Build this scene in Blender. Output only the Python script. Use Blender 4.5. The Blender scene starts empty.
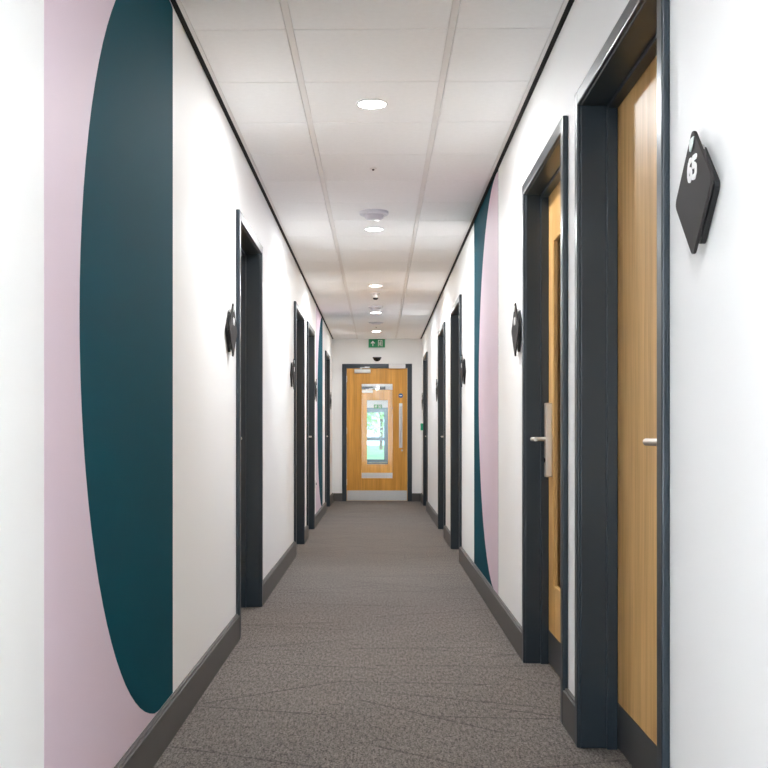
import bpy, bmesh, math, random
from mathutils import Vector, Matrix
random.seed(7)
scn = bpy.context.scene
COL = scn.collection
PI = math.pi

# ------------------------------------------------------------------ layout
XL, XR = -0.718, 0.677          # corridor wall faces
H = 2.535                       # ceiling height
Y0, Y1 = -2.6, 17.03            # rear wall, end wall
CAMZ = 1.035
T = 0.20                        # wall thickness
YC, YD = 25.0, 41.0             # second fire door, glazed exit door

# ------------------------------------------------------------------ materials
def new_mat(name):
    m = bpy.data.materials.new(name); m.use_nodes = True
    nt = m.node_tree; nt.nodes.clear()
    out = nt.nodes.new('ShaderNodeOutputMaterial')
    p = nt.nodes.new('ShaderNodeBsdfPrincipled')
    nt.links.new(p.outputs[0], out.inputs[0])
    return m, nt, p
def plain(name, col, rough=0.5, metal=0.0, spec=0.5, var=0.0, scale=8.0, bump=0.0, bscale=200.0, emit=None, estr=0.0, coat=0.0):
    m, nt, p = new_mat(name)
    p.inputs['Base Color'].default_value = (*col, 1)
    p.inputs['Roughness'].default_value = rough
    p.inputs['Metallic'].default_value = metal
    p.inputs['Specular IOR Level'].default_value = spec
    p.inputs['Coat Weight'].default_value = coat
    tc = nt.nodes.new('ShaderNodeTexCoord')
    n = nt.nodes.new('ShaderNodeTexNoise'); n.inputs['Scale'].default_value = scale
    n.inputs['Detail'].default_value = 4
    nt.links.new(tc.outputs['Object'], n.inputs['Vector'])
    if var > 0:
        r = nt.nodes.new('ShaderNodeValToRGB')
        r.color_ramp.elements[0].color = (*[c*(1-var) for c in col], 1)
        r.color_ramp.elements[1].color = (*[min(1, c*(1+var)) for c in col], 1)
        r.color_ramp.elements[0].position = .3; r.color_ramp.elements[1].position = .7
        nt.links.new(n.outputs['Fac'], r.inputs[0]); nt.links.new(r.outputs[0], p.inputs['Base Color'])
    if bump > 0:
        n2 = nt.nodes.new('ShaderNodeTexNoise'); n2.inputs['Scale'].default_value = bscale
        nt.links.new(tc.outputs['Object'], n2.inputs['Vector'])
        b = nt.nodes.new('ShaderNodeBump'); b.inputs['Strength'].default_value = bump; b.inputs['Distance'].default_value = .001
        nt.links.new(n2.outputs['Fac'], b.inputs['Height']); nt.links.new(b.outputs[0], p.inputs['Normal'])
    if emit:
        p.inputs['Emission Color'].default_value = (*emit, 1); p.inputs['Emission Strength'].default_value = estr
    return m

def wood_mat(name, c0, c1, axis='Z', rough=.42):
    m, nt, p = new_mat(name)
    tc = nt.nodes.new('ShaderNodeTexCoord')
    mp = nt.nodes.new('ShaderNodeMapping')
    mp.inputs['Scale'].default_value = (14, 14, .55)
    nt.links.new(tc.outputs['Object'], mp.inputs['Vector'])
    n = nt.nodes.new('ShaderNodeTexNoise'); n.inputs['Scale'].default_value = 1.3; n.inputs['Detail'].default_value = 5; n.inputs['Distortion'].default_value = .6
    nt.links.new(mp.outputs[0], n.inputs['Vector'])
    r = nt.nodes.new('ShaderNodeValToRGB')
    r.color_ramp.elements[0].position = .32; r.color_ramp.elements[1].position = .68
    r.color_ramp.elements[0].color = (*c0, 1); r.color_ramp.elements[1].color = (*c1, 1)
    nt.links.new(n.outputs['Fac'], r.inputs[0])
    mp2 = nt.nodes.new('ShaderNodeMapping'); mp2.inputs['Scale'].default_value = (160, 160, 3.5)
    nt.links.new(tc.outputs['Object'], mp2.inputs['Vector'])
    n2 = nt.nodes.new('ShaderNodeTexNoise'); n2.inputs['Scale'].default_value = 1.0; n2.inputs['Detail'].default_value = 3
    nt.links.new(mp2.outputs[0], n2.inputs['Vector'])
    r2 = nt.nodes.new('ShaderNodeValToRGB')
    r2.color_ramp.elements[0].position = .35; r2.color_ramp.elements[1].position = .6
    r2.color_ramp.elements[0].color = (.80, .76, .70, 1); r2.color_ramp.elements[1].color = (1, 1, 1, 1)
    nt.links.new(n2.outputs['Fac'], r2.inputs[0])
    mx = nt.nodes.new('ShaderNodeMix'); mx.data_type = 'RGBA'; mx.blend_type = 'MULTIPLY'; mx.inputs[0].default_value = .8
    nt.links.new(r.outputs[0], mx.inputs[6]); nt.links.new(r2.outputs[0], mx.inputs[7])
    nt.links.new(mx.outputs[2], p.inputs['Base Color'])
    p.inputs['Roughness'].default_value = rough
    b = nt.nodes.new('ShaderNodeBump'); b.inputs['Strength'].default_value = .08; b.inputs['Distance'].default_value = .001
    nt.links.new(n2.outputs['Fac'], b.inputs['Height']); nt.links.new(b.outputs[0], p.inputs['Normal'])
    return m

def carpet_mat():
    m, nt, p = new_mat('carpet')
    L = nt.links.new
    tc = nt.nodes.new('ShaderNodeTexCoord')
    def math_(op, a, b=None, clamp=False):
        n = nt.nodes.new('ShaderNodeMath'); n.operation = op; n.use_clamp = clamp
        for i, v in enumerate((a, b)):
            if v is None: continue
            if isinstance(v, (int, float)): n.inputs[i].default_value = v
            else: L(v, n.inputs[i])
        return n.outputs[0]
    # woven flecks
    n1 = nt.nodes.new('ShaderNodeTexNoise'); n1.inputs['Scale'].default_value = 105; n1.inputs['Detail'].default_value = 3; n1.inputs['Roughness'].default_value = .7
    mp = nt.nodes.new('ShaderNodeMapping'); mp.inputs['Scale'].default_value = (1.6, .7, 1)
    L(tc.outputs['Object'], mp.inputs[0]); L(mp.outputs[0], n1.inputs['Vector'])
    r1 = nt.nodes.new('ShaderNodeValToRGB')
    r1.color_ramp.elements[0].position = .40; r1.color_ramp.elements[1].position = .61
    r1.color_ramp.elements[0].color = (.070, .061, .055, 1); r1.color_ramp.elements[1].color = (.285, .255, .232, 1)
    n4 = nt.nodes.new('ShaderNodeTexNoise'); n4.inputs['Scale'].default_value = 38; n4.inputs['Detail'].default_value = 4; n4.inputs['Roughness'].default_value = .75
    mp4 = nt.nodes.new('ShaderNodeMapping'); mp4.inputs['Scale'].default_value = (2.4, .55, 1)
    L(tc.outputs['Object'], mp4.inputs[0]); L(mp4.outputs[0], n4.inputs['Vector'])
    L(math_('ADD', math_('MULTIPLY', n1.outputs['Fac'], .55), math_('MULTIPLY', n4.outputs['Fac'], .45)), r1.inputs[0])
    n3 = nt.nodes.new('ShaderNodeTexNoise'); n3.inputs['Scale'].default_value = 2.2; n3.inputs['Detail'].default_value = 3
    L(tc.outputs['Object'], n3.inputs['Vector'])
    val = math_('ADD', math_('MULTIPLY', n3.outputs['Fac'], .28), .86)
    dark = None
    sp = nt.nodes.new('ShaderNodeSeparateXYZ'); L(tc.outputs['Object'], sp.inputs[0])
    # scored diagonal lines, a few per carpet tile
    for k, (size, ox, oy, w) in enumerate(((.62, .11, .0, .0065), (.74, .37, .23, .006), (.9, .6, .7, .0065), (.67, .2, .55, .006))):
        px = math_('DIVIDE', math_('ADD', sp.outputs[0], 10+ox), size)
        py = math_('DIVIDE', math_('ADD', sp.outputs[1], 10+oy), size)
        cx = math_('FLOOR', px); cy = math_('FLOOR', py)
        fx = math_('SUBTRACT', math_('FRACT', px), .5); fy = math_('SUBTRACT', math_('FRACT', py), .5)
        cv = nt.nodes.new('ShaderNodeCombineXYZ'); L(cx, cv.inputs[0]); L(cy, cv.inputs[1]); cv.inputs[2].default_value = k*3.7
        wn = nt.nodes.new('ShaderNodeTexWhiteNoise'); wn.noise_dimensions = '3D'; L(cv.outputs[0], wn.inputs['Vector'])
        ws = nt.nodes.new('ShaderNodeSeparateColor'); L(wn.outputs['Color'], ws.inputs[0])
        ang = math_('MULTIPLY', math_('SUBTRACT', ws.outputs[0], .5), 1.7)
        ca = math_('COSINE', ang); sa = math_('SINE', ang)
        d = math_('ADD', math_('MULTIPLY', fx, sa), math_('MULTIPLY', fy, ca))
        d = math_('ABSOLUTE', math_('SUBTRACT', d, math_('MULTIPLY', math_('SUBTRACT', ws.outputs[1], .5), .5)))
        s = math_('SUBTRACT', 1.0, math_('DIVIDE', d, w/size*1.7), clamp=True)
        on = math_('MULTIPLY', math_('GREATER_THAN', ws.outputs[2], .48), s)
        dark = on if dark is None else math_('MAXIMUM', dark, on)
    # tile joints 0.5 m
    for ax in (0, 1):
        f = math_('FRACT', math_('DIVIDE', math_('ADD', sp.outputs[ax], 10.12), .5))
        j = math_('LESS_THAN', math_('ABSOLUTE', math_('SUBTRACT', f, .5)), .004)
        dark = math_('MAXIMUM', dark, math_('MULTIPLY', j, .12 if ax == 0 else .3))
    fac = math_('SUBTRACT', 1.0, math_('MULTIPLY', dark, .42))
    fac = math_('MULTIPLY', fac, val)
    mx = nt.nodes.new('ShaderNodeVectorMath'); mx.operation = 'SCALE'
    L(r1.outputs[0], mx.inputs[0]); L(fac, mx.inputs['Scale'])
    L(mx.outputs[0], p.inputs['Base Color'])
    p.inputs['Roughness'].default_value = .95; p.inputs['Specular IOR Level'].default_value = .15
    b = nt.nodes.new('ShaderNodeBump'); b.inputs['Strength'].default_value = .6; b.inputs['Distance'].default_value = .003
    L(n1.outputs['Fac'], b.inputs['Height']); L(b.outputs[0], p.inputs['Normal'])
    return m

def glass_mat(name, tint=(1, 1, 1), mixr=.06):
    m = bpy.data.materials.new(name); m.use_nodes = True
    nt = m.node_tree; nt.nodes.clear()
    out = nt.nodes.new('ShaderNodeOutputMaterial')
    t = nt.nodes.new('ShaderNodeBsdfTransparent'); t.inputs[0].default_value = (*tint, 1)
    g = nt.nodes.new('ShaderNodeBsdfGlossy'); g.inputs['Roughness'].default_value = .03
    mx = nt.nodes.new('ShaderNodeMixShader')
    fr = nt.nodes.new('ShaderNodeFresnel'); fr.inputs[0].default_value = 1.45
    nt.links.new(fr.outputs[0], mx.inputs[0]); nt.links.new(t.outputs[0], mx.inputs[1]); nt.links.new(g.outputs[0], mx.inputs[2])
    nt.links.new(mx.outputs[0], out.inputs[0])
    return m

M = dict(
    wall=plain('white_wall_paint', (.925, .932, .932), .5, spec=.15, bump=.06, bscale=350),
    tile=plain('ceiling_tile_white', (.955, .945, .94), .9, spec=.2, var=.015, scale=40, bump=.25, bscale=500),
    runner=plain('white_ceiling_grid', (.86, .83, .81), .5),
    joint=plain('ceiling_joint_shadow_grey', (.30, .285, .275), .8),
    black=plain('black_shadow_gap', (.008, .007, .007), .7, spec=.2),
    base=plain('charcoal_skirting', (.085, .079, .076), .45, var=.05),
    frame=plain('anthracite_satin_paint', (.0155, .026, .036), .32, spec=.5),
    wood=wood_mat('oak_veneer', (.62, .345, .105), (.84, .53, .215)),
    wood2=wood_mat('honey_oak_veneer', (.62, .29, .034), (.82, .405, .066)),  # same oak as the side doors, warmer light put into its colour
    kick=plain('charcoal_kick_plate', (.05, .05, .052), .4, var=.05),
    pink=plain('pink_paint', (.71, .58, .665), .55, spec=.25),
    teal=plain('teal_paint', (.0, .060, .088), .7, spec=.06),
    steel=plain('brushed_steel', (.62, .62, .61), .3, metal=1, var=.05, scale=60),
    steel2=plain('satin_nickel', (.66, .62, .57), .34, metal=1),
    silver=plain('silver_painted', (.55, .54, .50), .35, metal=.6),
    white=plain('white_plastic', (.80, .80, .80), .4),
    plaque=plain('charcoal_plaque', (.034, .031, .031), .65, spec=.15, var=.05),
    plaqueb=plain('dark_backing_plate', (.015, .015, .016), .4),
    lettering=plain('white_lettering', (.85, .85, .85), .5),
    badge=plain('silver_badge', (.55, .62, .60), .4, metal=.3),
    green=plain('exit_green', (.0, .27, .095), .4),
    callgreen=plain('call_point_green', (.0, .33, .16), .4),
    blue=plain('sign_blue', (.01, .10, .28), .4),
    dome=plain('dark_sensor_lens', (.01, .008, .008), .2, spec=.6),
    detector=plain('detector_plastic', (.72, .72, .77), .4),
    led=plain('led_diffuser', (.9, .9, .9), .5, emit=(1, .97, .93), estr=14),
    alu=plain('blue_grey_aluminium', (.13, .26, .33), .4, metal=.3),
    carpet=carpet_mat(),
    mat=plain('dark_entrance_matting', (.02, .035, .045), .9, var=.2, scale=90),
    glass=glass_mat('clear_glass'), tint=glass_mat('pale_blue_glass', (.72, .96, 1.0)),
    grass=plain('grass', (.30, .46, .20), .9, var=.3, scale=3),
    leaf=plain('leaves', (.38, .58, .26), .7, var=.3, scale=4),
    bark=plain('bark', (.10, .07, .05), .9, var=.3, scale=20),
)

# ------------------------------------------------------------------ mesh helpers
class MB:
    def __init__(s): s.bm = bmesh.new()
    def box(s, x0, x1, y0, y1, z0, z1):
        x0, x1 = sorted((x0, x1)); y0, y1 = sorted((y0, y1)); z0, z1 = sorted((z0, z1))
        v = [s.bm.verts.new((x, y, z)) for x in (x0, x1) for y in (y0, y1) for z in (z0, z1)]
        for f in ((0,1,3,2),(4,6,7,5),(0,4,5,1),(2,3,7,6),(0,2,6,4),(1,5,7,3)): s.bm.faces.new([v[i] for i in f])
        return s
    def prism(s, pts, ax, a0, a1):
        """polygon pts (u,v) extruded along axis ax from a0 to a1. ax=0: (y,z); 1: (x,z); 2: (x,y)"""
        def P(u, v, a): return {0: (a, u, v), 1: (u, a, v), 2: (u, v, a)}[ax]
        A = [s.bm.verts.new(P(u, v, a0)) for u, v in pts]; B = [s.bm.verts.new(P(u, v, a1)) for u, v in pts]
        s.bm.faces.new(A); s.bm.faces.new(B[::-1])
        n = len(pts)
        for i in range(n):
            j = (i+1) % n; s.bm.faces.new((A[j], A[i], B[i], B[j]))
        return s
    def lathe(s, prof, c, axis='Z', n=32, sx=1, sy=1):
        """prof list of (r, h)"""
        rings = []
        def P(r, h, t):
            a, b = r*math.cos(t)*sx, r*math.sin(t)*sy
            if axis == 'Z': return (c[0]+a, c[1]+b, c[2]+h)
            if axis == 'X': return (c[0]+h, c[1]+a, c[2]+b)
            return (c[0]+a, c[1]+h, c[2]+b)
        for r, h in prof: rings.append([s.bm.verts.new(P(max(r, 1e-5), h, 2*PI*k/n)) for k in range(n)])
        for R0, R1 in zip(rings, rings[1:]):
            for k in range(n): s.bm.faces.new((R0[k], R0[(k+1) % n], R1[(k+1) % n], R1[k]))
        s.bm.faces.new(rings[0][::-1]); s.bm.faces.new(rings[-1])
        return s
    def tube(s, pts, r, n=12):
        rings = []
        pts = [Vector(p) for p in pts]
        for i, p in enumerate(pts):
            d = (pts[min(i+1, len(pts)-1)]-pts[max(i-1, 0)]).normalized()
            up = Vector((0, 0, 1)) if abs(d.z) < .9 else Vector((1, 0, 0))
            a = d.cross(up).normalized(); b = d.cross(a).normalized()
            rings.append([s.bm.verts.new(p+r*(math.cos(2*PI*k/n)*a+math.sin(2*PI*k/n)*b)) for k in range(n)])
        for R0, R1 in zip(rings, rings[1:]):
            for k in range(n): s.bm.faces.new((R0[k], R0[(k+1) % n], R1[(k+1) % n], R1[k]))
        s.bm.faces.new(rings[0][::-1]); s.bm.faces.new(rings[-1])
        return s
    def build(s, name, mat, parent=None, bevel=0, smooth=False, origin=None, seg=2):
        bmesh.ops.recalc_face_normals(s.bm, faces=s.bm.faces)
        if parent is not None: o0 = ORG[parent.name]
        elif origin is not None: o0 = Vector(origin)
        else:
            zs = [v.co for v in s.bm.verts]
            o0 = Vector((sum(v.x for v in zs)/len(zs), sum(v.y for v in zs)/len(zs), min(v.z for v in zs)))
        bmesh.ops.translate(s.bm, verts=s.bm.verts, vec=-o0)
        me = bpy.data.meshes.new(name); s.bm.to_mesh(me); s.bm.free()
        if smooth:
            for p in me.polygons: p.use_smooth = True
            try: me.set_sharp_from_angle(angle=math.radians(35))
            except Exception: pass
        me.materials.append(M[mat])
        o = bpy.data.objects.new(name, me); COL.objects.link(o)
        if parent is not None: o.parent = parent
        else: o.location = o0
        ORG[o.name] = o0
        if bevel:
            b = o.modifiers.new('bevel', 'BEVEL'); b.width = bevel; b.segments = seg; b.limit_method = 'ANGLE'
        return o
ORG = {}
def tag(o, label=None, cat=None, group=None, kind=None):
    if label: o['label'] = label
    if cat: o['category'] = cat
    if group: o['group'] = group
    if kind: o['kind'] = kind
    return o
def thing(name, loc, label, cat, group=None, kind=None):
    o = bpy.data.objects.new(name, None); COL.objects.link(o); o.location = loc; o.empty_display_size = .1
    ORG[o.name] = Vector(loc)
    return tag(o, label, cat, group, kind)

# ------------------------------------------------------------------ doors data
W = 1.105
SL, SR = -0.0125, 0.012
# side, near edge, latch ('near'/'far'), glazed, label
DOORS = [
 (-1, 5.50+SL, 'near', False, 'nearest door on the left wall, dark grey frame in a white wall after the first mural'),
 (-1, 9.27+SL, 'near', False, 'second door on the left wall, dark framed, just before a narrow white pier'),
 (-1, 10.91+SL, 'far', False, 'third door on the left wall, dark framed, right before the distant pink and teal mural'),
 (-1, 14.70+SL, 'far', False, 'farthest door on the left wall, dark framed, between distant mural and end wall'),
 (1, 2.546+SR, 'near', False, 'nearest door on the right, plain oak leaf in a dark blue-grey frame beside plaque 65'),
 (1, 3.885+SR, 'far', True, 'second door on the right, oak leaf with a tall vision panel and steel lock'),
 (1, 8.83+SR, 'near', False, 'third door on the right wall, dark framed, just past the pink and teal mural'),
 (1, 10.93+SR, 'far', False, 'fourth door on the right wall, dark framed, between two narrow white wall stretches'),
 (1, 14.90+SR, 'far', False, 'farthest door on the right wall, dark framed, beside the green call point'),
]
FT = 2.175    # frame top
def wx(side, d):   # d>0 into the wall, d<0 into the corridor
    return XL - d if side < 0 else XR + d

# ------------------------------------------------------------------ shell
def side_wall(side, name, label, ya, yb, openings, rev=None):
    mb = MB(); y = ya
    for (a, b, zt) in sorted(openings):
        mb.box(wx(side, 0), wx(side, T), y, a, 0, H+.1)
        mb.box(wx(side, 0), wx(side, T), a, b, zt, H+.1)
        y = b
    mb.box(wx(side, 0), wx(side, T), y, yb, 0, H+.1)
    return tag(mb.build(name, 'wall'), label, 'wall', kind='structure')
ops = {s: [(n+.012-(.02 if n < 2.6 else 0), n+W-.012, FT-.012) for (sd, n, *_r) in DOORS if sd == s] for s in (-1, 1)}
side_wall(-1, 'wall_left', 'long white left wall of the corridor, cut by four dark door frames', Y0, Y1, ops[-1])
side_wall(1, 'wall_right', 'long white right wall of the corridor, cut by five dark door frames', Y0, Y1, ops[1])

def skirting(side, name, label):
    mb = MB(); y = Y0
    for (sd, n, *_r) in sorted(d for d in DOORS if d[0] == side):
        k = .02 if n < 2.6 else 0
        mb.box(wx(side, 0), wx(side, -.019), y, n+.004-k, 0, .125)
        mb.box(wx(side, 0), wx(side, -.012), y, n+.002-k, .125, .133)
        y = n+W-.004
    mb.box(wx(side, 0), wx(side, -.019), y, Y1, 0, .125); mb.box(wx(side, 0), wx(side, -.012), y, Y1, .125, .133)
    tag(mb.build(name, 'base', bevel=.0015), label, 'baseboard', kind='structure')
skirting(-1, 'baseboard_left', 'dark grey skirting along the foot of the left wall')
skirting(1, 'baseboard_right', 'dark grey skirting along the foot of the right wall')

# floor
tag(MB().box(XL-T, XR+T, Y0-.2, YC+.05, -.1, 0).build('floor', 'carpet', origin=(0, 0, 0)), 'grey-brown carpet floor with fine scored diagonal lines', 'floor', kind='structure')
tag(MB().box(XL-T, XR+T, YC+.05, YD+.2, -.1, 0).build('floor', 'mat', origin=(0, YC, 0)), 'dark floor beyond the second fire door', 'floor', kind='structure')

# ceiling: tiles with fine joints, wide runners lengthwise
GX = (-0.328, 0.272)
def ceiling(ya, yb, name, label, phase):
    mb = MB()
    cols = ((XL+.036, GX[0]-.0145), (GX[0]+.0145, GX[1]-.0145), (GX[1]+.0145, XR-.036))
    k0 = math.floor((ya-phase)/.6); y = phase + k0*.6
    while y < yb:
        a, b = max(y+.003, ya), min(y+.6-.003, yb)
        if b > a+.01:
            for c0, c1 in cols: mb.box(c0, c1, a, b, H, H+.014)
        y += .6
    o = tag(mb.build(name, 'tile', origin=(0, ya, H), bevel=.0015, seg=1), label, 'ceiling', kind='structure')
    r = MB()
    for g in GX: r.box(g-.0125, g+.0125, ya, yb, H+.0035, H+.012)
    r.box(XL+.019, XL+.034, ya, yb, H+.001, H+.012); r.box(XR-.034, XR-.019, ya, yb, H+.001, H+.012)
    r.build('ceiling_grid', 'runner', o)
    MB().box(XL+.019, XR-.019, ya, yb, H+.0125, H+.03).build('joint_backing', 'joint', o)
ceiling(Y0, Y1, 'ceiling', 'white tiled suspended ceiling with lengthwise grid bars', 4.03)
mb = MB()
mb.box(XL, XL+.018, Y0, Y1, H-.001, H+.05)
tag(mb.build('trim_1', 'black'), 'thin black shadow gap where ceiling meets the left wall', 'trim', kind='structure')
mb = MB()
mb.box(XR-.018, XR, Y0, Y1, H-.001, H+.05)
tag(mb.build('trim_2', 'black'), 'thin black shadow gap where ceiling meets the right wall', 'trim', kind='structure')

# end wall with the door hole
EX0, EX1, EZ = -.564, .527, 2.146
mb = MB()
mb.box(XL-T, EX0+.012, Y1, Y1+.14, 0, H+.1); mb.box(EX1-.012, XR+T, Y1, Y1+.14, 0, H+.1); mb.box(EX0+.012, EX1-.012, Y1, Y1+.14, EZ-.012, H+.1)
tag(mb.build('wall_end', 'wall'), 'white end wall around the wooden fire door', 'wall', kind='structure')
mb = MB(); mb.box(XL+.019, EX0+.002, Y1, Y1-.018, 0, .125); mb.box(EX1-.002, XR-.019, Y1, Y1-.018, 0, .125)
tag(mb.build('baseboard_end', 'base', bevel=.002), 'short dark skirting pieces either side of the end door', 'baseboard', kind='structure')

# unseen lobby and windows, added to bring daylight onto the near walls
LX, LY = 3.4, -7.0
mb = MB()
mb.box(-LX, XL-T, Y0-.2, Y0, 0, H+.1); mb.box(XR+T, LX, Y0-.2, Y0, 0, H+.1); mb.box(-LX-.2, -LX, LY, Y0, 0, H+.1); mb.box(LX, LX+.2, LY, Y0, 0, H+.1)
tag(mb.build('wall_lobby', 'wall'), 'white walls of the lobby at the near end of the corridor', 'wall', kind='structure')
tag(MB().box(-LX, LX, LY, Y0-.2, -.1, 0).build('floor', 'carpet', origin=(0, LY, 0)), 'carpet floor of the lobby at the near end', 'floor', kind='structure')
tag(MB().box(-LX, LX, LY, Y0, H+.003, H+.1).build('ceiling', 'tile', origin=(0, LY, H)), 'plain ceiling of the lobby at the near end', 'ceiling', kind='structure')
WINS = ((-3.1, -1.2), (1.2, 3.1)); WZ0, WZ1 = .25, 2.35
mb = MB(); xs = [-LX-.2, -3.1, -1.2, 1.2, 3.1, LX+.2]
for a, b in ((xs[0], xs[1]), (xs[2], xs[3]), (xs[4], xs[5])): mb.box(a, b, LY-.2, LY, 0, H+.1)
for a, b in WINS: mb.box(a, b, LY-.2, LY, 0, WZ0); mb.box(a, b, LY-.2, LY, WZ1, H+.1)
tag(mb.build('wall_rear', 'wall'), 'white rear wall of the lobby with two windows', 'wall', kind='structure')
for k, (a, b) in enumerate(WINS):
    wn = thing('window_%d' % (k+1), ((a+b)/2, LY-.1, WZ0), '%s window of the lobby at the near end' % ('left' if k == 0 else 'right'), 'window', kind='structure')
    mb = MB()
    for p, q in ((a, a+.05), (b-.05, b)): mb.box(p, q, LY-.13, LY-.07, WZ0, WZ1)
    mb.box(a, b, LY-.13, LY-.07, WZ0, WZ0+.05); mb.box(a, b, LY-.13, LY-.07, WZ1-.05, WZ1)
    mb.build('window_frame', 'frame', wn, bevel=.002)
    MB().box(a+.05, b-.05, LY-.104, LY-.098, WZ0+.05, WZ1-.05).build('pane', 'glass', wn)
    l = bpy.data.lights.new('window_daylight', 'AREA'); l.shape = 'RECTANGLE'; l.size = 1.8; l.size_y = 2.0; l.energy = 190; l.color = (.86, .94, 1)  # area lamp added at each unseen window to brighten the near corridor
    lo = bpy.data.objects.new('window_daylight', l); COL.objects.link(lo); lo.location = ((a+b)/2, LY-.05, 1.3); lo.rotation_euler = (PI/2, 0, 0)

# ------------------------------------------------------------------ side doors
def lock_and_lever(parent, side, yc, direction, leaf_d):
    z = CAMZ - .012
    X = lambda d: wx(side, d)
    lk = MB().box(X(leaf_d), X(leaf_d-.030), yc-.021, yc+.021, z-.175, z+.155).build('door_lock', 'steel2', parent, bevel=.004)
    c = MB().lathe([(.010, 0), (.010, .003)], (X(leaf_d-.0325), yc, z-.10), 'X', 20)
    c.build('keyhole', 'dome', lk)
    mb = MB(); p = leaf_d-.030; e = .013 if leaf_d > .1 else .004
    sgn = direction
    mb.tube([(X(p), yc, z-.006), (X(p-.045), yc, z-.006), (X(e+.012), yc, z-.006), (X(e+.002), yc+sgn*.010, z-.006), (X(e), yc+sgn*.03, z-.006), (X(e), yc+sgn*.14, z-.006)], .0095, 14)
    mb.build('lever_handle', 'steel2', lk, smooth=True)
    tag(lk, 'tall brushed steel lock case')

def side_door(idx, side, n, latch, glazed, label):
    f = n+W
    q = .018 if glazed else 0
    if idx == 5: n -= .020
    X = lambda d: wx(side, d)
    root = thing('door_%d' % idx, (X(.0), (n+f)/2, 0), label, 'door', kind='structure')
    mb = MB()
    # architrave
    mb.box(X(0), X(-.020), n, n+.050, 0, FT); mb.box(X(0), X(-.020), f-.050, f, 0, FT); mb.box(X(0), X(-.020), n+.049, f-.049, FT-.05, FT)
    # lining
    mb.box(X(-.010), X(T), n+.014, n+.054, 0, FT-.014); mb.box(X(-.010), X(T), f-.054, f-.014, 0, FT-.014); mb.box(X(-.010), X(T), n+.053, f-.053, FT-.054, FT-.014)
    fr = mb.build('door_frame', 'frame', root, bevel=.005, seg=3)
    mb = MB()
    d0, d1 = .076-q, .110-q
    mb.box(X(d0), X(d1), n+.053, n+.066, 0, FT-.054); mb.box(X(d0), X(d1), f-.066, f-.053, 0, FT-.054); mb.box(X(d0), X(d1), n+.065, f-.065, FT-.067, FT-.053)
    mb.build('door_stop', 'frame', fr, bevel=.002)
    ld = .112-q
    a, b, zt = n+.057, f-.057, FT-.058
    if not glazed:
        lf = MB().box(X(ld), X(ld+.044), a, b, .006, zt).build('door_leaf', 'wood', root, bevel=.0015)
    else:
        g0, g1, z0, z1 = b-.15-.52, b-.15, .36, 1.90
        mb = MB()
        mb.box(X(ld), X(ld+.044), a, g0, .006, zt); mb.box(X(ld), X(ld+.044), g1, b, .006, zt)
        mb.box(X(ld), X(ld+.044), g0, g1, .006, z0); mb.box(X(ld), X(ld+.044), g0, g1, z1, zt)
        lf = mb.build('door_leaf', 'wood', root)
        mb = MB(); e = .018
        for p0, p1 in ((-.006, .012), (.030, .05)):
            mb.box(X(ld+p0), X(ld+p1), g0, g0+e, z0, z1); mb.box(X(ld+p0), X(ld+p1), g1-e, g1, z0, z1)
            mb.box(X(ld+p0), X(ld+p1), g0+e, g1-e, z0, z0+e); mb.box(X(ld+p0), X(ld+p1), g0+e, g1-e, z1-e, z1)
        vp = mb.build('vision_panel_beading', 'wood', root, bevel=.003)
        MB().box(X(ld+.017), X(ld+.023), g0+.003, g1-.003, z0+.003, z1-.003).build('glass_pane', 'glass', vp)
    MB().box(X(ld), X(ld-.003), a+.004, b-.004, .01, .155).build('kick_plate', 'kick', root, bevel=.001)
    off = .140
    if latch == 'near': lock_and_lever(root, side, n+off, 1, ld)
    else: lock_and_lever(root, side, f-off, -1, ld)
    # hinges
    hy = f-.060 if latch == 'near' else n+.060
    return root
for i, (side, n, latch, gl, label) in enumerate(DOORS): side_door(i+1, side, n, latch, gl, label)

# room behind the glazed door
f2 = [d for d in DOORS if d[3]][0]; ra, rb = f2[1]-.1, f2[1]+W+.1
mb = MB(); xa = XR+T; xb = xa+2.0
mb.box(xb, xb+.05, ra, rb, 0, H); mb.box(xa, xb, ra-.05, ra, 0, H); mb.box(xa, xb, rb, rb+.05, 0, H); mb.box(xa, xb, ra, rb, H, H+.05)
tag(mb.build('wall_room', 'wall'), 'walls of the room seen through the vision panel of the second right door', 'wall', kind='structure')
tag(MB().box(xa, xb, ra, rb, -.1, 0).build('floor', 'carpet', origin=(0, 0, 0)), 'carpet of the room behind the glazed right door', 'floor', kind='structure')

# ------------------------------------------------------------------ murals
def ell(yc, zc, a, b, ycut, toward, z0, z1, n=96):
    """part of an ellipse on one side of ycut. toward=-1 keeps y<ycut"""
    pts = []
    for k in range(n):
        t = 2*PI*k/n
        y, z = yc+a*math.cos(t), zc+b*math.sin(t)
        y = min(y, ycut) if toward < 0 else max(y, ycut)
        pts.append((y, min(max(z, z0), z1)))
    out = []
    for p in pts:
        if not out or (abs(p[0]-out[-1][0])+abs(p[1]-out[-1][1])) > 1e-5: out.append(p)
    return out
ZB, ZT_ = .134, H+.002
def mural(side, ya, yb, base, shape, yc, a, ycut, toward, label):
    X = lambda d: wx(side, d)
    root = thing('wall_mural', (X(0), (ya+yb)/2, ZB), label, 'mural')
    MB().box(X(0), X(-.0006), ya, yb, ZB, ZT_).build(base+'_panel', base, root)
    MB().prism(ell(yc, 1.325, a, 1.205, ycut, toward, ZB+.001, ZT_-.001), 0, X(-.0007), X(-.0013)).build(shape+'_ellipse', shape, root)
mural(-1, 2.342+SL, 3.805+SL, 'pink', 'teal', 3.70+SL, 1.082, 3.804+SL, -1, 'large painted pink band with a cut-off teal ellipse on the near left wall')
mural(-1, 12.55, 14.03, 'pink', 'teal', 13.93, 1.082, 14.029, -1, 'distant pink and teal painted mural on the left wall, between two dark doors')
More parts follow.
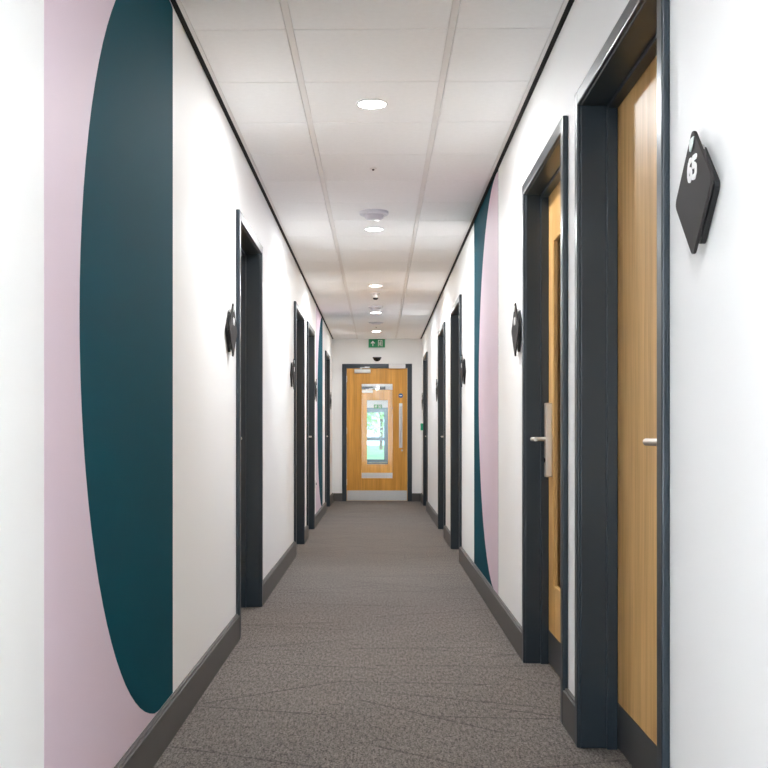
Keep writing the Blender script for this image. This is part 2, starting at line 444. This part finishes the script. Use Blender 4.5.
mural(1, 6.15+SR, 7.69+SR, 'teal', 'pink', 6.25+SR, 1.082, 6.151+SR, 1, 'teal band with pink ellipse painted on the right wall past the glazed door')

# ------------------------------------------------------------------ plaques
def diamond(cy, cz, h, r, n=7):
    """rounded square stood on its corner; h = half diagonal of the sharp square"""
    pts = []
    s = h/math.sqrt(2)
    for q, (sx, sy) in enumerate(((1, 1), (-1, 1), (-1, -1), (1, -1))):
        for k in range(n):
            t = PI/2*q + PI/2*k/(n-1)
            x = sx*(s-r)+r*math.cos(t); y = sy*(s-r)+r*math.sin(t)
            pts.append((cy+(x-y)/math.sqrt(2), cz+(x+y)/math.sqrt(2)))
    return pts
def plaque(side, yc, label, txt=None):
    X = lambda d: wx(side, d)
    zc = 1.537
    root = thing('door_sign', (X(0), yc, zc-.13), label, 'door sign', 'diamond door signs along the corridor')
    bp = MB().prism(diamond(yc, zc-.006, .106, .014), 0, X(0), X(-.012)).build('backing_plate', 'plaqueb', root, bevel=.001)
    MB().lathe([(.014, 0), (.014, .014)], (X(-.005) if side < 0 else X(-.019), yc, zc+.085), 'X', 20).build('standoff', 'steel', bp, smooth=True)
    MB().lathe([(.014, 0), (.014, .014)], (X(-.005) if side < 0 else X(-.019), yc, zc-.06), 'X', 20).build('standoff', 'steel', bp, smooth=True)
    fp = MB().prism(diamond(yc, zc, .134, .017), 0, X(-.020), X(-.027)).build('face_plate', 'plaque', root, bevel=.0015)
    s = -1 if side > 0 else 1     # reading direction along y: left of the reader
    bz = zc+.101
    pts = [(yc+(-.016)*-s*-1, bz+.012), (yc+.016*s*1, bz+.012), (yc+.010*s, bz-.002), (yc-.006*s, bz-.016), (yc-.016*s, bz-.012)]
    pts[0] = (yc-.016*s, bz+.012)
    MB().prism(pts, 0, X(-.027), X(-.0295)).build('badge', 'badge', fp, bevel=.002)
    if txt:
        # bold rounded numerals drawn as thick strokes; u runs to the reader's right
        six = [(.009, .019), (.001, .019), (-.006, .013), (-.010, .004), (-.010, -.008), (-.005, -.016), (.003, -.018), (.010, -.013), (.011, -.005), (.006, .001), (-.002, .002), (-.008, -.003)]
        five = [(.011, .019), (-.007, .019), (-.008, .004), (.002, .005), (.010, 0), (.010, -.011), (.003, -.018), (-.009, -.017)]
        m = MB(); rr = .0058; cnt = 0
        ud = -1 if side > 0 else 1
        for path, u0 in ((six, -.0165), (five, .0165)):
            P3 = [(yc+ud*(u0+u*1.05), zc+.048+v*1.08) for u, v in path]
            for p, q2 in zip(P3, P3[1:]):
                p = Vector(p); q2 = Vector(q2); dd = (q2-p).normalized(); nn = Vector((-dd.y, dd.x))
                a0 = math.atan2(nn.y, nn.x)
                pts = [p+rr*Vector((math.cos(a0+PI*k/6), math.sin(a0+PI*k/6))) for k in range(7)]+[q2+rr*Vector((math.cos(a0+PI+PI*k/6), math.sin(a0+PI+PI*k/6))) for k in range(7)]
                m.prism([(v.x, v.y) for v in pts], 0, X(-.0265), X(-.0284-.00003*cnt)); cnt += 1
        m.build('number', 'lettering', fp)
    else:
        m = MB()
        for k in (-1, 1):
            m.lathe([(.011, 0), (.011, .0012)], (X(-.027) if side > 0 else X(-.0275), yc+.0165*k, zc+.040), 'X', 20, sy=1.75)
            if side > 0: pass
        o = m.build('number', 'lettering', fp)
        if side > 0: o.location.x -= .0010
PL = [
 (1, 2.268, 'dark diamond sign reading 65 on the right wall in the foreground', '65'),
 (1, 5.205, 'dark diamond sign on the right wall past the oak door with the steel lock', None),
 (1, 8.53, 'dark diamond sign on the right wall, between the mural and the third right door', None),
 (1, 12.23, 'dark diamond sign on the right wall, just past the fourth right door', None),
 (1, 16.22, 'dark diamond sign on the right wall near the green call point', None),
 (-1, 5.20, 'dark diamond sign on the left wall, before the nearest left door', None),
 (-1, 8.97, 'dark diamond sign on the left wall, before the second left door', None),
 (-1, 12.21, 'dark diamond sign on the left wall, just past the third left door', None),
 (-1, 16.0, 'farthest dark diamond sign on the left wall, beside the end wall', None),
]
for s, y, l, t in PL: plaque(s, y, l, t)

# ------------------------------------------------------------------ end fire door (and its twin further on)
def fire_door(y, idx, label, far=False):
    root = thing('door_%d' % idx, (-.018, y, 0), label, 'door', kind='structure')
    mb = MB()
    fy0, fy1 = y-.014, y+.14
    x0, x1 = EX0, EX1
    mb.box(x0, x0+.068, fy0, fy1, 0, EZ); mb.box(x1-.068, x1, fy0, fy1, 0, EZ); mb.box(x0+.068, x1-.068, fy0, fy1, EZ-.064, EZ)
    fr = mb.build('door_frame', 'frame', root, bevel=.003)
    a, b, zt = -.492, .455, EZ-.070
    ly0, ly1 = y+.004, y+.050
    g0, g1, z0, z1 = -.275, .240, .344, 1.850
    mb = MB()
    mb.box(a, g0, ly0, ly1, .006, zt); mb.box(g1, b, ly0, ly1, .006, zt); mb.box(g0, g1, ly0, ly1, .006, z0); mb.box(g0, g1, ly0, ly1, z1, zt)
    mb.build('door_leaf', 'wood2', root)
    mb = MB(); e = .016
    for p0, p1 in ((ly0-.004, ly0+.014), (ly1-.014, ly1+.004)):
        mb.box(g0, g0+e, p0, p1, z0, z1); mb.box(g1-e, g1, p0, p1, z0, z1); mb.box(g0+e, g1-e, p0, p1, z0, z0+e); mb.box(g0+e, g1-e, p0, p1, z1-e, z1)
    bd = mb.build('vision_panel_beading', 'wood2', root, bevel=.003)
    MB().box(g0+.004, g1-.004, ly0+.020, ly0+.026, z0+.004, z1-.004).build('glass_pane', 'glass', bd)
    MB().box(a+.006, b-.006, ly0-.002, ly0, .010, .168).build('kick_plate', 'steel', root, bevel=.0008)
    # pull handle on its plate
    pp = MB().box(.325, .378, ly0-.002, ly0, .835, 1.530).build('push_plate', 'steel', root, bevel=.0008)
    mb = MB(); hx = .352
    mb.tube([(hx, ly0-.002, .90), (hx, ly0-.045, .90), (hx, ly0-.062, .915), (hx, ly0-.066, .95), (hx, ly0-.066, 1.42), (hx, ly0-.062, 1.455), (hx, ly0-.045, 1.47), (hx, ly0-.002, 1.47)], .010, 14)
    mb.build('pull_handle', 'steel', pp, smooth=True)
    MB().lathe([(.016, 0), (.016, .010), (.012, .013)], (.372, ly0-.013, .795), 'Y', 24).build('lock_cylinder', 'silver', root, smooth=True)
    # closer + arm
    cl = MB().box(-.372, -.118, ly0-.048, ly0, 2.000, 2.062).build('door_closer', 'silver', root, bevel=.006)
    mb = MB()
    mb.tube([(-.27, ly0-.030, 2.062), (-.27, ly0-.030, 2.085)], .012, 14)
    mb.box(-.28, -.14, ly0-.036, ly0-.026, 2.078, 2.088); mb.box(-.21, -.13, ly0-.034, ly0-.016, 2.088, 2.10)
    mb.build('closer_arm', 'steel', cl, bevel=.001)
    MB().box(.165, .425, y-.050, y-.010, 2.072, 2.143).build('door_holder', 'white', root, bevel=.004)
    ds = MB().lathe([(.036, 0), (.036, .002)], (.352, ly0-.002, 1.650), 'Y', 32).build('round_blue_notice', 'blue', root)
    MB().box(.332, .372, ly0-.0028, ly0-.002, 1.644, 1.656).build('notice_text_band', 'lettering', ds)
    for hz in (.25, 1.05, 1.86):
        MB().lathe([(.007, 0), (.007, .10)], (a-.001, y-.006, hz), 'Z', 12).build('hinge', 'steel2', root, smooth=True)
    return root
fire_door(Y1, 10, 'orange oak fire door with glass panel and steel kick plate at the corridor end')
fire_door(YC, 11, 'second oak fire door seen through the glass of the end door')

# dome sensor above the end door
root = thing('door_sensor', (-.018, Y1, 2.18), 'black half-dome motion sensor on the end wall above the oak door', 'sensor')
MB().box(-.085, .049, Y1-.012, Y1, 2.232, 2.252).build('mounting_plate', 'plaqueb', root, bevel=.003)
prof = [(math.cos(t), -math.sin(t)) for t in [PI/2*k/8 for k in range(9)]]
mb = MB()
rr = [[mb.bm.verts.new((-.018+.062*c*math.cos(2*PI*k/28), Y1-.030+.029*c*math.sin(2*PI*k/28), 2.240+.058*s)) for k in range(28)] for c, s in [(max(c, .02), s) for c, s in prof]]
for A, B in zip(rr, rr[1:]):
    for k in range(28): mb.bm.faces.new((A[k], A[(k+1) % 28], B[(k+1) % 28], B[k]))
mb.bm.faces.new(rr[0][::-1]); mb.bm.faces.new(rr[-1])
mb.build('dome_lens', 'dome', root, smooth=True)

# ------------------------------------------------------------------ exit signs
def exit_sign(x0, x1, z0, z1, y, label):
    root = thing('exit_sign', ((x0+x1)/2, y, z0), label, 'exit sign')
    w = x1-x0; h = z1-z0
    b = MB().box(x0, x1, y-.026, y, z0, z1).build('sign_panel', 'green', root, bevel=.002)
    f = y-.0262
    X = lambda u: x0+u*w
    Z = lambda v: z0+v*h
    # arrow pointing up
    pts = [(X(.26), Z(.84)), (X(.12), Z(.50)), (X(.19), Z(.46)), (X(.235), Z(.56)), (X(.235), Z(.16)), (X(.285), Z(.16)), (X(.285), Z(.56)), (X(.33), Z(.46)), (X(.40), Z(.50))]
    MB().prism(pts, 1, f, f-.0015).build('arrow', 'lettering', b)
    # doorway with a running figure
    mb = MB()
    mb.box(X(.58), X(.62), f, f-.0015, Z(.12), Z(.90)); mb.box(X(.62), X(.80), f, f-.0015, Z(.82), Z(.90)); mb.box(X(.80), X(.84), f, f-.0015, Z(.12), Z(.90))
    mb.build('doorway_symbol', 'lettering', b)
    mb = MB()
    mb.lathe([(.0075, 0), (.0075, .0015)], (X(.735), f-.0015, Z(.70)), 'Y', 16)
    def limb(p, q, t=.0045):
        p = Vector((X(p[0]), 0, Z(p[1]))); q = Vector((X(q[0]), 0, Z(q[1]))); d = (q-p).normalized(); n = Vector((-d.z, 0, d.x))*t
        mb.prism([((p+n).x, (p+n).z), ((q+n).x, (q+n).z), ((q-n).x, (q-n).z), ((p-n).x, (p-n).z)], 1, f, f-.0015)
    limb((.71, .62), (.70, .40), .007); limb((.70, .60), (.65, .48)); limb((.71, .60), (.77, .50)); limb((.70, .40), (.75, .28)); limb((.75, .28), (.74, .15)); limb((.70, .40), (.65, .26))
    mb.build('running_figure_symbol', 'lettering', b)
exit_sign(-.150, .106, 2.402, 2.530, Y1, 'green exit sign with white up arrow above the end door')
exit_sign(-.16, .14, 2.03, 2.18, YD-.02, 'distant exit sign seen through both glass panels')

# green call point + socket
root = thing('call_point', (XR, 16.52, 1.16), 'small green emergency door release on the right wall beside the end wall', 'call point')
b = MB().box(XR, XR-.036, 16.45, 16.54, 1.105, 1.21).build('housing', 'callgreen', root, bevel=.004)
MB().box(XR-.036, XR-.038, 16.47, 16.52, 1.135, 1.185).build('press_window', 'lettering', b)
root = thing('wall_socket', (XL, 12.42, .42), 'small pale double socket low on the distant left mural', 'socket')
b = MB().box(XL, XL+.010, 12.36, 12.50, .435, .52).build('socket_plate', 'white', root, bevel=.002)
for yy in (12.385, 12.445): MB().box(XL+.010, XL+.0125, yy, yy+.03, .465, .49).build('switch', 'plaqueb', b)

# ------------------------------------------------------------------ ceiling fittings
def downlight(y, label, power, col=(.965, .985, 1)):
    x = -.028
    root = thing('ceiling_light', (x, y, H), label, 'ceiling light', 'round recessed ceiling lights')
    MB().lathe([(.071, 0), (.072, -.003), (.069, -.006), (.064, -.007), (.060, -.003), (.060, 0)], (x, y, H-.0002), 'Z', 40).build('trim_ring', 'white', root, smooth=True)
    MB().lathe([(.0595, -.0), (.0595, -.005), (.045, -.007), (.0, -.008)], (x, y, H-.0005), 'Z', 40).build('diffuser', 'led', root, smooth=True)
    l = bpy.data.lights.new('lamp', 'AREA'); l.shape = 'DISK'; l.size = .12; l.energy = power; l.color = col; l.spread = math.radians(SPREAD)
    lo = bpy.data.objects.new('lamp', l); COL.objects.link(lo); lo.parent = root; lo.location = (0, 0, -.014)
P = 12.6; SPREAD = 180
LZ = [(-1.57, 'ceiling light behind the viewpoint'), (.73, 'ceiling light above the viewpoint, out of the photo at the top'), (4.93, 'nearest and largest round downlight in the ceiling'), (7.93, 'second round downlight, right behind the large smoke detector'),
      (10.93, 'third round downlight from the front, before the small pendant sensor'), (13.33, 'fourth round downlight from the front, behind the distant smoke detector'), (15.73, 'farthest round downlight in the corridor, just before the exit sign')]
for y, l in LZ: downlight(y, l, P*(.55 if y > 15 else .85 if y > 13 else 1))
for y, l in ((19, 'first downlight in the passage beyond the end door'), (22, 'second downlight in the passage beyond the end door')): downlight(y, l, P*1.5)
for y in (28, 32, 36, 39.5): downlight(y, 'downlight in the passage beyond the second fire door', P*.6)

def detector(y, r, h, label, kindname='smoke_detector', cat='smoke detector'):
    x = -.028
    root = thing(kindname, (x, y, H), label, cat)
    MB().lathe([(r, 0), (r, -h*.28), (r*.94, -h*.38), (r*.6, -h*.42)], (x, y, H), 'Z', 40).build('base_ring', 'detector', root, smooth=True)
    MB().lathe([(r*.66, -h*.40), (r*.64, -h*.75), (r*.50, -h*.95), (r*.2, -h), (0, -h)], (x, y, H), 'Z', 40).build('sensor_head', 'detector', root, smooth=True)
detector(7.33, .098, .055, 'large white smoke detector just before the second downlight')
detector(12.73, .085, .045, 'distant smoke detector between the pendant sensor and the fourth downlight')
detector(14.53, .100, .030, 'farthest flat round detector before the last downlight')
# small pendant sensor
root = thing('presence_sensor', (-.028, 11.53, H), 'small white pendant sensor with dark lens behind the third downlight', 'sensor')
MB().lathe([(.045, 0), (.045, -.012), (.030, -.018), (.030, -.050)], (-.028, 11.53, H), 'Z', 28).build('sensor_body', 'white', root, smooth=True)
MB().lathe([(.029, -.050), (.027, -.062), (.015, -.070), (0, -.072)], (-.028, 11.53, H), 'Z', 28).build('lens', 'plaqueb', root, smooth=True)
for y, l in ((6.13, 'tiny indicator disc on the ceiling between first downlight and smoke detector'), (15.13, 'tiny indicator disc on the ceiling before the farthest downlight')):
    root = thing('indicator_disc', (-.028, y, H), l, 'ceiling indicator')
    MB().lathe([(.020, 0), (.019, -.004), (.014, -.006)], (-.028, y, H), 'Z', 24).build('cap', 'runner', root, smooth=True)
    MB().lathe([(.007, -.005), (.006, -.012), (0, -.013)], (-.028, y, H), 'Z', 16).build('indicator_lens', 'plaque', root, smooth=True)

# ------------------------------------------------------------------ beyond the end door
def passage(ya, yb, tagname):
    for s, nm in ((-1, 'wall_left'), (1, 'wall_right')):
        tag(MB().box(wx(s, 0), wx(s, T), ya, yb, 0, H+.1).build(nm, 'wall'), 'plain white %s wall of the passage beyond the %s' % ('left' if s < 0 else 'right', tagname), 'wall', kind='structure')
passage(Y1+.14, YC, 'end door'); passage(YC+.14, YD, 'second fire door')
ceiling(Y1+.14, YC, 'ceiling', 'tiled ceiling beyond the end door', 4.03)
ceiling(YC+.14, YD, 'ceiling', 'tiled ceiling beyond the second fire door', 4.03)
mb = MB()
mb.box(XL-T, EX0+.012, YC, YC+.14, 0, H+.1); mb.box(EX1-.012, XR+T, YC, YC+.14, 0, H+.1); mb.box(EX0+.012, EX1-.012, YC, YC+.14, EZ-.012, H+.1)
tag(mb.build('wall_inner', 'wall'), 'white wall around the second fire door', 'wall', kind='structure')
mb = MB()
mb.box(XL-T, -.72, YD, YD+.2, 0, H+.1); mb.box(.46, XR+T, YD, YD+.2, 0, H+.1); mb.box(-.72, .46, YD, YD+.2, 2.06, H+.1)
tag(mb.build('wall_exit', 'wall'), 'wall around the glazed exit door in the distance', 'wall', kind='structure')
root = thing('door_12', (-.12, YD, 0), 'distant blue-grey glazed exit door with a mid rail, seen through both fire doors', 'door', kind='structure')
mb = MB()
mb.box(-.72, -.62, YD-.01, YD+.08, 0, 2.06); mb.box(.30, .46, YD-.01, YD+.08, 0, 2.06); mb.box(-.62, .30, YD-.01, YD+.08, 1.98, 2.06)
mb.build('door_frame', 'alu', root, bevel=.004)
mb = MB()
mb.box(-.62, -.52, YD+.0, YD+.05, .01, 1.98); mb.box(.22, .30, YD, YD+.05, .01, 1.98); mb.box(-.52, .22, YD, YD+.05, .01, .12); mb.box(-.52, .22, YD, YD+.05, .82, .96); mb.box(-.52, .22, YD, YD+.05, 1.88, 1.98)
lf = mb.build('door_leaf', 'alu', root, bevel=.004)
for a, b in ((.12, .82), (.96, 1.88)): MB().box(-.52, .22, YD+.02, YD+.026, a, b).build('glass_pane', 'tint', lf)

tag(MB().box(-30, 30, YD+.2, YD+70, -.2, -.02).build('ground', 'grass'), 'green lawn outside the glazed exit door', 'lawn', kind='structure')
def tree(x, y, h, r, label):
    root = thing('tree', (x, y, -.02), label, 'tree', 'trees outside the exit door')
    MB().tube([(x, y, -.05), (x+.05, y, h*.3), (x-.05, y+.05, h*.6), (x, y, h*.8)], .12, 10).build('trunk', 'bark', root, smooth=True)
    mb = MB(); rnd = random.Random(int(x*10+y))
    for i in range(1300):
        u = Vector((rnd.gauss(0, 1), rnd.gauss(0, 1), rnd.gauss(0, 1))).normalized()*(rnd.random()**.4)
        c = Vector((x+u.x*r, y+u.y*r, h*.58+u.z*h*.44)); s = rnd.uniform(.08, .17)
        a = Vector((rnd.gauss(0, 1), rnd.gauss(0, 1), rnd.gauss(0, 1))).normalized(); b = a.orthogonal().normalized()
        mb.bm.faces.new([mb.bm.verts.new(c+a*s), mb.bm.verts.new(c+b*s*.6), mb.bm.verts.new(c-a*s), mb.bm.verts.new(c-b*s*.6)])
    mb.build('foliage', 'leaf', root)
tree(-1.3, YD+16, 5.5, 1.6, 'leafy green tree outside, left of the glazed exit door view')
tree(1.6, YD+20, 6.5, 1.8, 'leafy green tree outside, right of the glazed exit door view')
tree(.2, YD+38, 6.0, 2.4, 'more distant green tree behind the glazed exit door')

# ------------------------------------------------------------------ light
w = bpy.data.worlds.new('sky'); scn.world = w; w.use_nodes = True
nt = w.node_tree; nt.nodes.clear()
out = nt.nodes.new('ShaderNodeOutputWorld'); bg = nt.nodes.new('ShaderNodeBackground')
sky = nt.nodes.new('ShaderNodeTexSky'); sky.sky_type = 'HOSEK_WILKIE'; sky.turbidity = 4; sky.sun_direction = (.3, -.6, .75)
mxs = nt.nodes.new('ShaderNodeMix'); mxs.data_type = 'RGBA'; mxs.inputs[0].default_value = .55
mxs.inputs[7].default_value = (.9, .97, 1, 1)
nt.links.new(sky.outputs[0], mxs.inputs[6]); nt.links.new(mxs.outputs[2], bg.inputs[0]); bg.inputs[1].default_value = 2.4
nt.links.new(bg.outputs[0], out.inputs[0])

# ------------------------------------------------------------------ camera
th = math.radians(1.0)
cd = bpy.data.cameras.new('camera'); cam = bpy.data.objects.new('camera', cd); COL.objects.link(cam)
cam.location = (0, 0, CAMZ); cam.rotation_euler = (PI/2, 0, th)
cd.sensor_width = 36; cd.lens = 1090/768*36
cd.shift_x = (384-(378.2-1090*math.tan(th)))/768
cd.shift_y = (435-384)/768
cd.clip_start = .05; cd.clip_end = 300
scn.camera = cam
scn.cycles.max_bounces = 24; scn.cycles.diffuse_bounces = 20; scn.cycles.glossy_bounces = 6; scn.cycles.transparent_max_bounces = 16
vs = scn.view_settings
vs.view_transform = 'Standard'; vs.look = 'None'; vs.gamma = 1; vs.use_curve_mapping = False; vs.exposure = 1.08
